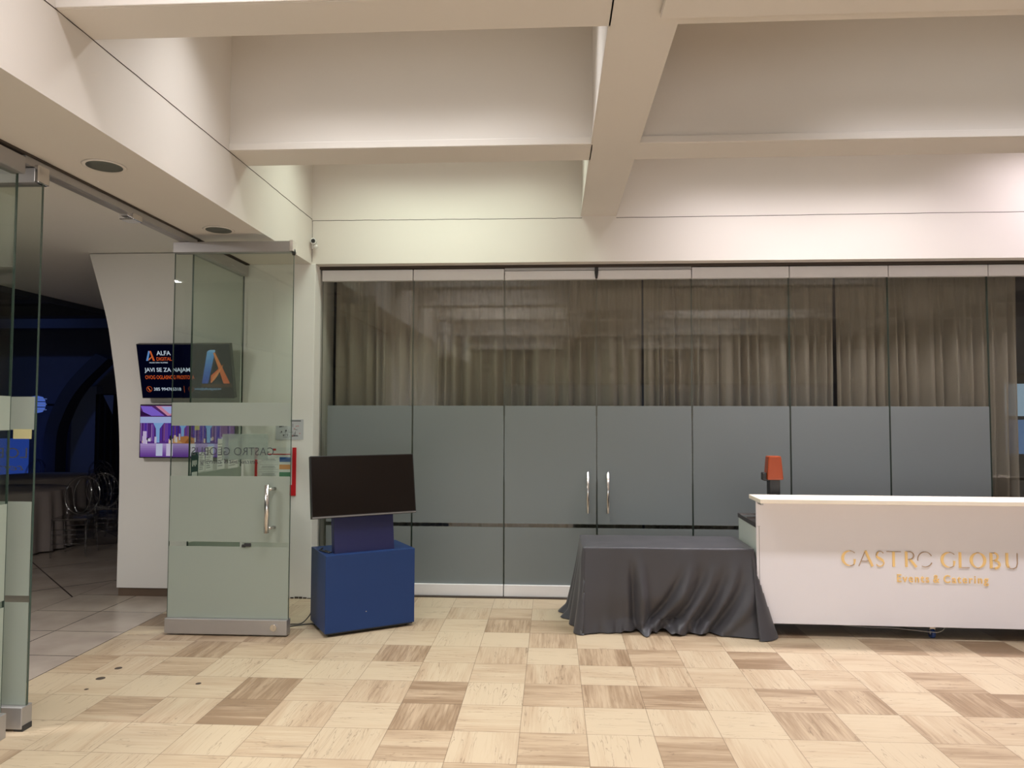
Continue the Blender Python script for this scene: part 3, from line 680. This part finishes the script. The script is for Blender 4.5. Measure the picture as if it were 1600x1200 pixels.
bm = bmesh.new(); box(bm, -TW/2, TW/2, -.028, .02, 0, TH, bev=.003, M=tv); tvo = obj('television', bm, TVB, t_)
bm = bmesh.new(); box(bm, -TW/2+.008, TW/2-.008, -.0292, -.0285, .02, TH-.008, M=tv); obj('screen', bm, TVS, tvo)
bm = bmesh.new(); box(bm, -TW/2+.004, TW/2-.004, -.031, -.028, .003, .014, M=tv); obj('silver_edge', bm, TVL, tvo)
# its power lead on the floor
bm = bmesh.new(); tube(bm, cat([(-1.985, 5.99, .12), (-2.0, 5.98, .06), (-2.05, 5.93, .006), (-2.12, 5.90, .005), (-2.155, 5.87, .005), (-2.14, 5.83, .005), (-2.07, 5.87, .005), (-1.97, 5.92, .005), (-1.93, 5.89, .006)], 6), .0045, 8)
tag(obj('power_cord', bm, DKPL), 'thin black power cord looped on the floor beside the blue stand', 'cord')

# ================================================================== DRAPED TABLE
def drape():
    ZT = .668; x0, x1, y0, y1 = .242, 1.585, 5.835, 6.44
    # perimeter, counter-clockwise from the front-left corner; rounded
    per = []
    def seg(a, b_, n):
        for i in range(n): per.append((Vector(a).lerp(Vector(b_), i/n)))
    r = .02
    seg((x0+r, y0), (x1-r, y0), 150)
    for k in range(12): a = -PI/2+PI/2*k/12; per.append(Vector((x1-r+r*math.cos(a), y0+r+r*math.sin(a))))
    seg((x1, y0+r), (x1, y1-r), 60)
    for k in range(12): a = PI/2*k/12; per.append(Vector((x1-r+r*math.cos(a), y1-r+r*math.sin(a))))
    seg((x1-r, y1), (x0+r, y1), 110)
    for k in range(12): a = PI/2+PI/2*k/12; per.append(Vector((x0+r+r*math.cos(a), y1-r+r*math.sin(a))))
    seg((x0, y1-r), (x0, y0+r), 70)
    for k in range(12): a = PI+PI/2*k/12; per.append(Vector((x0+r+r*math.cos(a), y0+r+r*math.sin(a))))
    n = len(per)
    sm = lambda a, b_, x: max(0, min(1, (x-a)/(b_-a)))**2*(3-2*max(0, min(1, (x-a)/(b_-a))))
    bump = lambda x, c, w_: math.exp(-((x-c)/w_)**2)
    bm = bmesh.new(); NV = 44; rings = []
    for j in range(NV+1):
        v = j/NV; ring = []
        for i, p in enumerate(per):
            q = per[(i+1) % n]-per[i-1]; nr = Vector((q.y, -q.x)).normalized()
            s = (p.x-x0)/(x1-x0); side = 'f' if i < 150 else ('r' if i < 234 else ('b' if i < 344 else 'l'))
            out = .02*v; along = 0; zb = .006; drop = v
            if side == 'f':
                w_ = .034*v**.8
                fold = (math.sin(s*23+.6)+.5*math.sin(s*41+2)+.5*math.sin(s*13))*.5
                out += w_*fold*(.35+.65*(.4+.6*math.sin(s*PI)))
                # one deep fold near a third of the width, and swags pulling to the right corner
                out -= .055*bump(s, .285+.02*v, .022)*sm(.05, .6, v)
                out += .045*bump(s, .34+.02*v, .03)*sm(.05, .7, v)
                for c_ in (.60, .72, .84, .93):
                    cc = c_-.30*(v**2)*(1-(c_-.5)*.9); out -= .042*bump(s, cc, .028)*sm(.1, .7, v); out += .036*bump(s, cc+.05, .03)*sm(.1, .7, v)
                out += .10*sm(.75, 1.0, s)*v**1.4 + .05*(1-sm(0, .12, s))*v**1.2
                along += .155*sm(.8, 1.0, s)*v**1.3 - .045*(1-sm(0, .15, s))*v
                # hem lies crumpled in the middle
                cr = bump(s, .47, .30)
                if v > .86: out += cr*(v-.86)/.14*(.045+.022*math.sin(s*37+1)+.016*math.sin(s*91)+.010*math.sin(s*151)); zb = .006+cr*(.014+.008*math.sin(s*29)+.006*math.sin(s*83))
                out -= .045*cr*sm(.55, .86, v)
            elif side == 'r':
                u = (p.y-y0)/(y1-y0); out += (.125*(1-sm(0, .5, u))+.02)*v**1.3 + .015*v*math.sin(u*22); 
            elif side == 'b':
                out += .02*v*math.sin(s*30)
            else:
                u = (p.y-y0)/(y1-y0); out += .055*v+.03*v*math.sin(u*19+1)+.05*v*v*sm(.5, 1, u) - .06*bump(u, .07, .05)*sm(.08, .5, v)
                if v > .9: out += .05*(v-.9)/.1*sm(.35, .7, u)
            rd = .010; zz = ZT
            if v > 0:
                zz = ZT-(ZT-zb)*v
            x = p.x+nr.x*out+along; y = p.y+nr.y*out
            if y > 5.81 and x > 1.590: x = 1.590
            ring.append(bm.verts.new((x, y, zz)))
        rings.append(ring)
    for j in range(NV):
        for i in range(n):
            f = bm.faces.new((rings[j][i], rings[j+1][i], rings[j+1][(i+1) % n], rings[j][(i+1) % n])); f.smooth = True
    # top: rings shrinking to the middle with faint creases
    cx, cy = (x0+x1)/2, (y0+y1)/2; prev = rings[0]
    for k in range(1, 12):
        q = 1-k/12; cur = []
        for i, p in enumerate(per):
            x, y = cx+(p.x-cx)*q, cy+(p.y-cy)*q; cur.append(bm.verts.new((x, y, ZT+.002+.0016*math.sin(x*17+y*9)+.002*math.sin(x*5-y*13)+.009*bump(x, x0+.20+.25*(y-cy), .018)*bump(y, cy-.09, .07))))
        for i in range(n):
            f = bm.faces.new((prev[i], prev[(i+1) % n], cur[(i+1) % n], cur[i])); f.smooth = True
        prev = cur
    bm.faces.new(prev)
    o = obj('tablecloth', bm, CLOTH); return o
tag(drape(), 'charcoal satin cloth draped to the floor over a long table', 'tablecloth')

# ================================================================== WHITE COUNTER
t_ = thing('reception_counter', 'long white mobile bar counter with gold lettering on its front', 'counter', (1.600, 5.83, 0), math.radians(-1.3))
LN = 3.3
bm = bmesh.new(); box(bm, 0, LN, 0, .02, .10, 1.045, bev=.001); fp = obj('front_panel', bm, WHITE, t_)
bm = bmesh.new(); box(bm, -.012, LN+.04, -.175, .18, 1.047, 1.078, bev=.002); obj('bar_top', bm, WTOP, t_)
bm = bmesh.new(); box(bm, .012, .03, -.10, -.001, 1.025, 1.046); obj('bracket', bm, ALU, t_)
bm = bmesh.new(); box(bm, 0, .018, .021, .60, .10, .835); obj('side_board', bm, WTSIDE, t_)
bm = bmesh.new(); box(bm, -.004, LN, .021, .62, .836, .872, bev=.003); obj('worktop', bm, DTOP, t_)
bm = bmesh.new(); box(bm, .02, LN, .021, .60, .10, .118); obj('bottom_board', bm, DKPL, t_)
bm = bmesh.new(); box(bm, .018, .022, -.0006, 0, .10, .85); box(bm, 0, .03, -.0006, 0, .849, .8505); obj('seam', bm, INKL, fp)
for cx in (.12, 1.335, 3.1):
    for cy in (.07, .52):
        bm = bmesh.new(); tube(bm, [(cx-.013, cy, .036), (cx+.013, cy, .036)], .0355, 20); wh = obj('caster', bm, BWHEEL, t_)
        bm = bmesh.new(); box(bm, cx-.02, cx+.02, cy-.015, cy+.025, .072, .10); tube(bm, [(cx-.017, cy, .036), (cx+.017, cy, .036)], .012, 10); box(bm, cx-.018, cx-.015, cy-.01, cy+.014, .03, .09); box(bm, cx+.015, cx+.018, cy-.01, cy+.014, .03, .09); obj('fork', bm, STEEL, wh)
bm = bmesh.new(); tube(bm, cat([(.25, .12, .098), (.5, .1, .085), (.85, .08, .068), (1.05, .06, .07), (1.3, .035, .055), (1.38, .03, .06), (1.43, .05, .098)], 6), .003, 6); obj('cable', bm, ALU, t_)
# lettering: contrast capitals built from strokes.  unit cap height 1, thick strokes left, hairlines elsewhere
def stroke(bm, pts, w, M, mi):
    pts = [Vector((p[0], p[1])) for p in pts]; n = len(pts); L, R_ = [], []
    for i, p in enumerate(pts):
        d = (pts[min(i+1, n-1)]-pts[max(i-1, 0)]).normalized(); nn = Vector((-d.y, d.x)); ww = (w(i/(n-1)) if callable(w) else w)/2
        L.append(p+nn*ww); R_.append(p-nn*ww)
    top, bot = [], []
    for a, b_ in zip(L, R_):
        top.append((bm.verts.new(M @ Vector((a.x, a.y, 0.06))), bm.verts.new(M @ Vector((b_.x, b_.y, 0.06)))))
        bot.append((bm.verts.new(M @ Vector((a.x, a.y, -.0))), bm.verts.new(M @ Vector((b_.x, b_.y, -.0)))))
    for i in range(n-1):
        for q in ((top[i][0], top[i][1], top[i+1][1], top[i+1][0]), (top[i][0], top[i+1][0], bot[i+1][0], bot[i][0]), (top[i][1], bot[i][1], bot[i+1][1], top[i+1][1])):
            f = bm.faces.new(q); f.material_index = mi
    for i in (0, n-1): f = bm.faces.new((top[i][0], top[i][1], bot[i][1], bot[i][0])); f.material_index = mi
def arcp(cx, cy, rx, ry, a0, a1, n=22): return [(cx+rx*math.cos(math.radians(a0+(a1-a0)*i/n)), cy+ry*math.sin(math.radians(a0+(a1-a0)*i/n))) for i in range(n+1)]
HL, TK = .035, .15
bulge = lambda t_: HL+(TK+.02-HL)*math.sin(t_*PI)**1.2
def glyph(bm, ch, M):
    S = lambda p, w, mi=0: stroke(bm, p, w, M, mi)
    if ch in 'GC':
        S(arcp(.52, .5, .44, .47, 85, 275), bulge); S(arcp(.52, .5, .46, .49, 45, 88), HL, 1); S(arcp(.52, .5, .46, .49, 272, 310), HL, 1)
        if ch == 'G': S([(.84, .44), (.84, .30), (.80, .10)], lambda t_: .13*(1-.5*t_))
    elif ch == 'o': S(arcp(.5, .5, .46, .48, 30, 190), HL, 1); S(arcp(.5, .5, .46, .48, 245, 335), HL, 1)
    elif ch == 'O':
        S(arcp(.5, .5, .42, .47, 95, 265), bulge); S(arcp(.5, .5, .42, .47, -85, 85), bulge)
        S(arcp(.5, .5, .47, .5, 80, 100), HL, 1); S(arcp(.5, .5, .47, .5, 260, 280), HL, 1)
    elif ch == 'A': S([(.42, 1), (.86, 0)], TK); S([(.0, 0), (.40, .95)], HL, 1); S([(.2, .33), (.62, .33)], HL, 1)
    elif ch == 'S':
        S(arcp(.33, .74, .24, .24, 30, 190), HL*1.3, 1); S([(.10, .72), (.16, .6), (.32, .5), (.48, .40), (.56, .26)], lambda t_: .07+.11*math.sin(t_*PI)); S(arcp(.32, .25, .25, .24, 10, -150), HL*1.6, 0)
        S(arcp(.34, .74, .22, .22, 120, 190), .09)
    elif ch == 'T': S([(.42, 0), (.42, .98)], TK); S([(-.02, .97), (.88, .97)], HL, 1)
    elif ch == 'R': S([(.10, 0), (.10, 1)], TK); S(arcp(.30, .74, .27, .245, 90, -90), HL*1.6, 1); S([(.10, .985), (.3, .985)], HL, 1); S([(.17, .495), (.32, .495)], HL, 1); S([(.33, .5), (.72, 0)], TK)
    elif ch == 'L': S([(.10, 0), (.10, 1)], TK); S([(.1, .02), (.68, .02)], HL, 1)
    elif ch == 'B': S([(.10, 0), (.10, 1)], TK*1.1); S(arcp(.30, .75, .21, .235, 90, -90), .10); S(arcp(.32, .25, .29, .245, 90, -90), .13); S([(.1, .985), (.3, .985)], HL, 1); S([(.1, .505), (.3, .505)], HL, 1); S([(.1, .015), (.32, .015)], HL, 1)
    elif ch == 'U': S([(.10, 1), (.10, .35), (.13, .2), (.2, .08)], TK); S([(.14, .15), (.3, .01), (.5, .01), (.68, .1), (.74, .35), (.74, 1)], HL, 1)
CH = .118
# positions (local x of each letter's left edge) spread as in the sign
for ch, x in zip('GASTRoGLOBUS', (.640, .770, .890, .980, 1.112, 1.204, 1.378, 1.508, 1.592, 1.735, 1.850, 1.985)):
    bm = bmesh.new(); glyph(bm, ch, Matrix(((CH, 0, 0, x), (0, 0, -CH, -.0005), (0, CH, 0, .555), (0, 0, 0, 1))))
    obj('gold_letter', bm, [GOLD, GOLDT], t_)
for wd, cx, fw, fh in (('Events', 1.171, .235, .060), ('&', 1.342, .044, .060), ('Catering', 1.560, .327, .078)):
    bm = bmesh.new(); merge(bm, text_mesh(wd, .07, space=1.25, bold=.0005, extr=.004), M_front(cx, -.004, .468-(.009 if wd == 'Catering' else 0)), fit=(fw, fh)); obj('small_lettering', bm, GOLD, t_)
# things standing on the worktop
t_ = thing('drinks_dispenser', 'tall black dispenser with orange cover standing behind the bar', 'dispenser', (1.82, 6.13, .8735))
bobj('base', (-.08, .08, -.08, .08, 0, .03), DKPL, t_, bev=.008)
bm = bmesh.new(); box(bm, -.038, .05, -.04, .05, .03, .33, bev=.012); obj('column', bm, DKPL, t_)
bm = bmesh.new(); box(bm, -.06, .072, -.06, .06, .315, .51, bev=.012)
for v in bm.verts:
    k = (v.co.z-.315)/.195; v.co.x = .006+(v.co.x-.006)*(1-.22*k); v.co.y *= 1-.2*k
obj('orange_cover', bm, ORANGE, t_)
bm = bmesh.new(); box(bm, -.09, -.055, -.03, .03, .31, .375, bev=.008); box(bm, -.075, -.03, -.02, .02, .305, .325, bev=.004); obj('lever', bm, DKPL, t_)
t_ = thing('counter_tray', 'small steel tray lying on the dark worktop behind the counter', 'tray', (1.655, 6.20, .873))
bm = bmesh.new(); box(bm, -.06, .07, -.10, .10, 0, .006, bev=.002); box(bm, -.06, .07, -.10, -.094, .006, .014); box(bm, -.06, .07, .094, .10, .006, .014); obj('pan', bm, STEEL, t_)

# ================================================================== BANQUET HALL FURNITURE
def ghost_chair():
    r = thing('banquet_chair', '', 'chair', (0, 0, 0), 0)
    bm = bmesh.new(); box(bm, -.20, .20, -.20, .20, .435, .465, bev=.012); obj('seat', bm, GHOST, r)
    for sx in (-1, 1):
        for sy in (-1, 1):
            bm = bmesh.new(); tube(bm, [(sx*.18, sy*.18, .435), (sx*.185, sy*.19, .2), (sx*.19, sy*(.20 if sy < 0 else .24), 0)], [.019, .016, .012], 8); obj('leg', bm, GHOST, r)
    for z in (.16, .27, .33):
        for y in (-.19, .195): bm = bmesh.new(); tube(bm, [(-.185, y, z), (.185, y, z)], .009, 6); obj('stretcher', bm, GHOST, r)
    bm = bmesh.new(); tube(bm, [(.20*math.cos(a), .19+.05*math.sin(a)+.03, .70+.235*math.sin(a)) for a in [2*PI*k/28 for k in range(28)]], .015, 8, closed=True)
    tube(bm, [(.10*math.cos(a), .19+.05*math.sin(a)+.03, .70+.215*math.sin(a)) for a in [2*PI*k/24 for k in range(24)]], .010, 8, closed=True)
    obj('backrest', bm, GHOST, r)
    for sx in (-1, 1): bm = bmesh.new(); tube(bm, [(sx*.17, .19, .45), (sx*.15, .195, .56)], .013, 8); obj('back_post', bm, GHOST, r)
    return r
def copy_tree(o):
    c = o.copy(); C.objects.link(c)
    for ch in o.children: d = ch.copy(); C.objects.link(d); d.parent = c
    return c
chairs = [(-5.84, 8.66, 15, 'clear plastic chair nearest the doorway, at the front table'), (-6.05, 9.62, 200, 'clear plastic chair in the middle of the doorway view'), (-6.35, 10.2, 160, 'clear plastic chair just behind the middle one'),
          (-8.35, 9.75, 30, 'clear plastic chair at the left of the second table'), (-6.75, 11.75, 100, 'clear plastic chair with a bright oval back far right'), (-8.95, 11.9, 350, 'clear plastic chair far back on the left'),
          (-6.62, 10.75, 80, 'clear plastic chair partly hidden by the curved wall'), (-7.75, 12.3, 190, 'clear plastic chair standing highest in the doorway view'), (-7.9, 8.0, 210, 'clear plastic chair behind the left glass door')]
c0 = ghost_chair()
for i, (x, y, a, l_) in enumerate(chairs):
    c_ = c0 if i == 0 else copy_tree(c0)
    c_.location = (x, y, -.001); c_.rotation_euler = (0, 0, math.radians(a)); c_['label'] = l_; c_['group'] = 'clear chairs in the dark hall'
def round_cloth(x, y, r, l_, seed):
    bm = bmesh.new(); n = 120; prof = [(.02, .755), (r*.5, .756), (r-.01, .755), (r, .745), (r+.012, .6), (r+.03, .3), (r+.045, .02)]; rings = []
    for j, (q, z) in enumerate(prof):
        am = 0 if j < 3 else [.004, .018, .03, .04][j-3]
        rings.append([bm.verts.new(((q+am*math.sin(k/n*2*PI*22+seed+math.sin(k/n*2*PI*5)))*math.cos(2*PI*k/n), (q+am*math.sin(k/n*2*PI*22+seed+math.sin(k/n*2*PI*5)))*math.sin(2*PI*k/n), z)) for k in range(n)])
    for A_, B_ in zip(rings, rings[1:]):
        for k in range(n): f = bm.faces.new((A_[k], A_[(k+1) % n], B_[(k+1) % n], B_[k])); f.smooth = True
    bm.faces.new(rings[0]); o = obj('tablecloth', bm, HCLOTH, M=Matrix.Translation((x, y, 0))); tag(o, l_, 'tablecloth', 'cloth covered round tables in the dark hall')
round_cloth(-7.0, 8.95, .74, 'beige cloth on the front round table in the dark hall', 1)
round_cloth(-8.0, 10.95, .78, 'beige cloth on the second round table in the dark hall', 4)
round_cloth(-7.0, 12.6, .5, 'beige cloth on the small round table by the dark doorway', 2)
# lantern, and a glowing panel added for the blue patch in the left door
t_ = thing('hall_lantern', 'glowing blue round wall lantern with short spikes', 'lantern', (-9.58, 13.0, 1.90))
bm = bmesh.new(); lathe(bm, [(.02, -.16), (.10, -.14), (.14, -.07), (.15, 0), (.14, .07), (.10, .14), (.02, .16)], 20); obj('globe', bm, emit('blue_lantern_glow', s2l(96, 130, 235), 1.0), t_)
bm = bmesh.new()
for z in (-.10, 0, .10): tube(bm, [(.0, -.155, z), (.27, -.1, z)], .008, 6)
obj('spike', bm, emit('pale_spike_glow', s2l(120, 150, 230), .7), t_)
bm = bmesh.new()
for z in (-.05, .05): tube(bm, [(.155*math.cos(a), .155*math.sin(a), z) for a in [2*PI*k/20 for k in range(20)]], .008, 6, closed=True)
obj('band', bm, DKPL, t_)
bm = bmesh.new(); tube(bm, [(0, .10, 0), (0, .5, 0)], .02, 8); obj('bracket', bm, DKPL, t_)
t_ = thing('blue_glow_panel', 'added blue glowing panel behind the lettering of the left door', 'screen', (-9.94, 12.6, 0))
bobj('panel', (-.9, .52, 0, .03, .58, 1.28), emit('blue_panel_glow', s2l(52, 84, 190), 1.0), t_); bobj('stand', (-.3, -.26, .01, .05, 0, .58), DKPL, t_); bobj('foot', (-.5, 0, -.1, .15, -.001, .02), DKPL, t_)
# dim blue fill lamps added out of view to tint the dark hall
for x, y, z, e, s in ((-9.5, 11.6, 4.1, 16, .5), (-12, 9, 4.1, 14, .5)):
    t_ = thing('blue_fill_light', 'added unseen blue lamp under the dark hall ceiling', 'stage light', (x, y, z), 0, 'added blue fill lights in the hall')
    bm = bmesh.new(); lathe(bm, [(.06, .02), (.09, .03), (.09, .2), (.04, .25)], 16); obj('housing', bm, DKPL, t_)
    bm = bmesh.new(); tube(bm, [(0, 0, .25), (0, 0, 4.4-z)], .015, 8); obj('stem', bm, DKPL, t_)
    ld = bpy.data.lights.new('blue_fill_lamp', 'AREA'); ld.shape = 'DISK'; ld.size = .12; ld.energy = e; ld.color = (.22, .38, 1)
    lo = bpy.data.objects.new('blue_fill_lamp', ld); C.objects.link(lo); lo.parent = t_
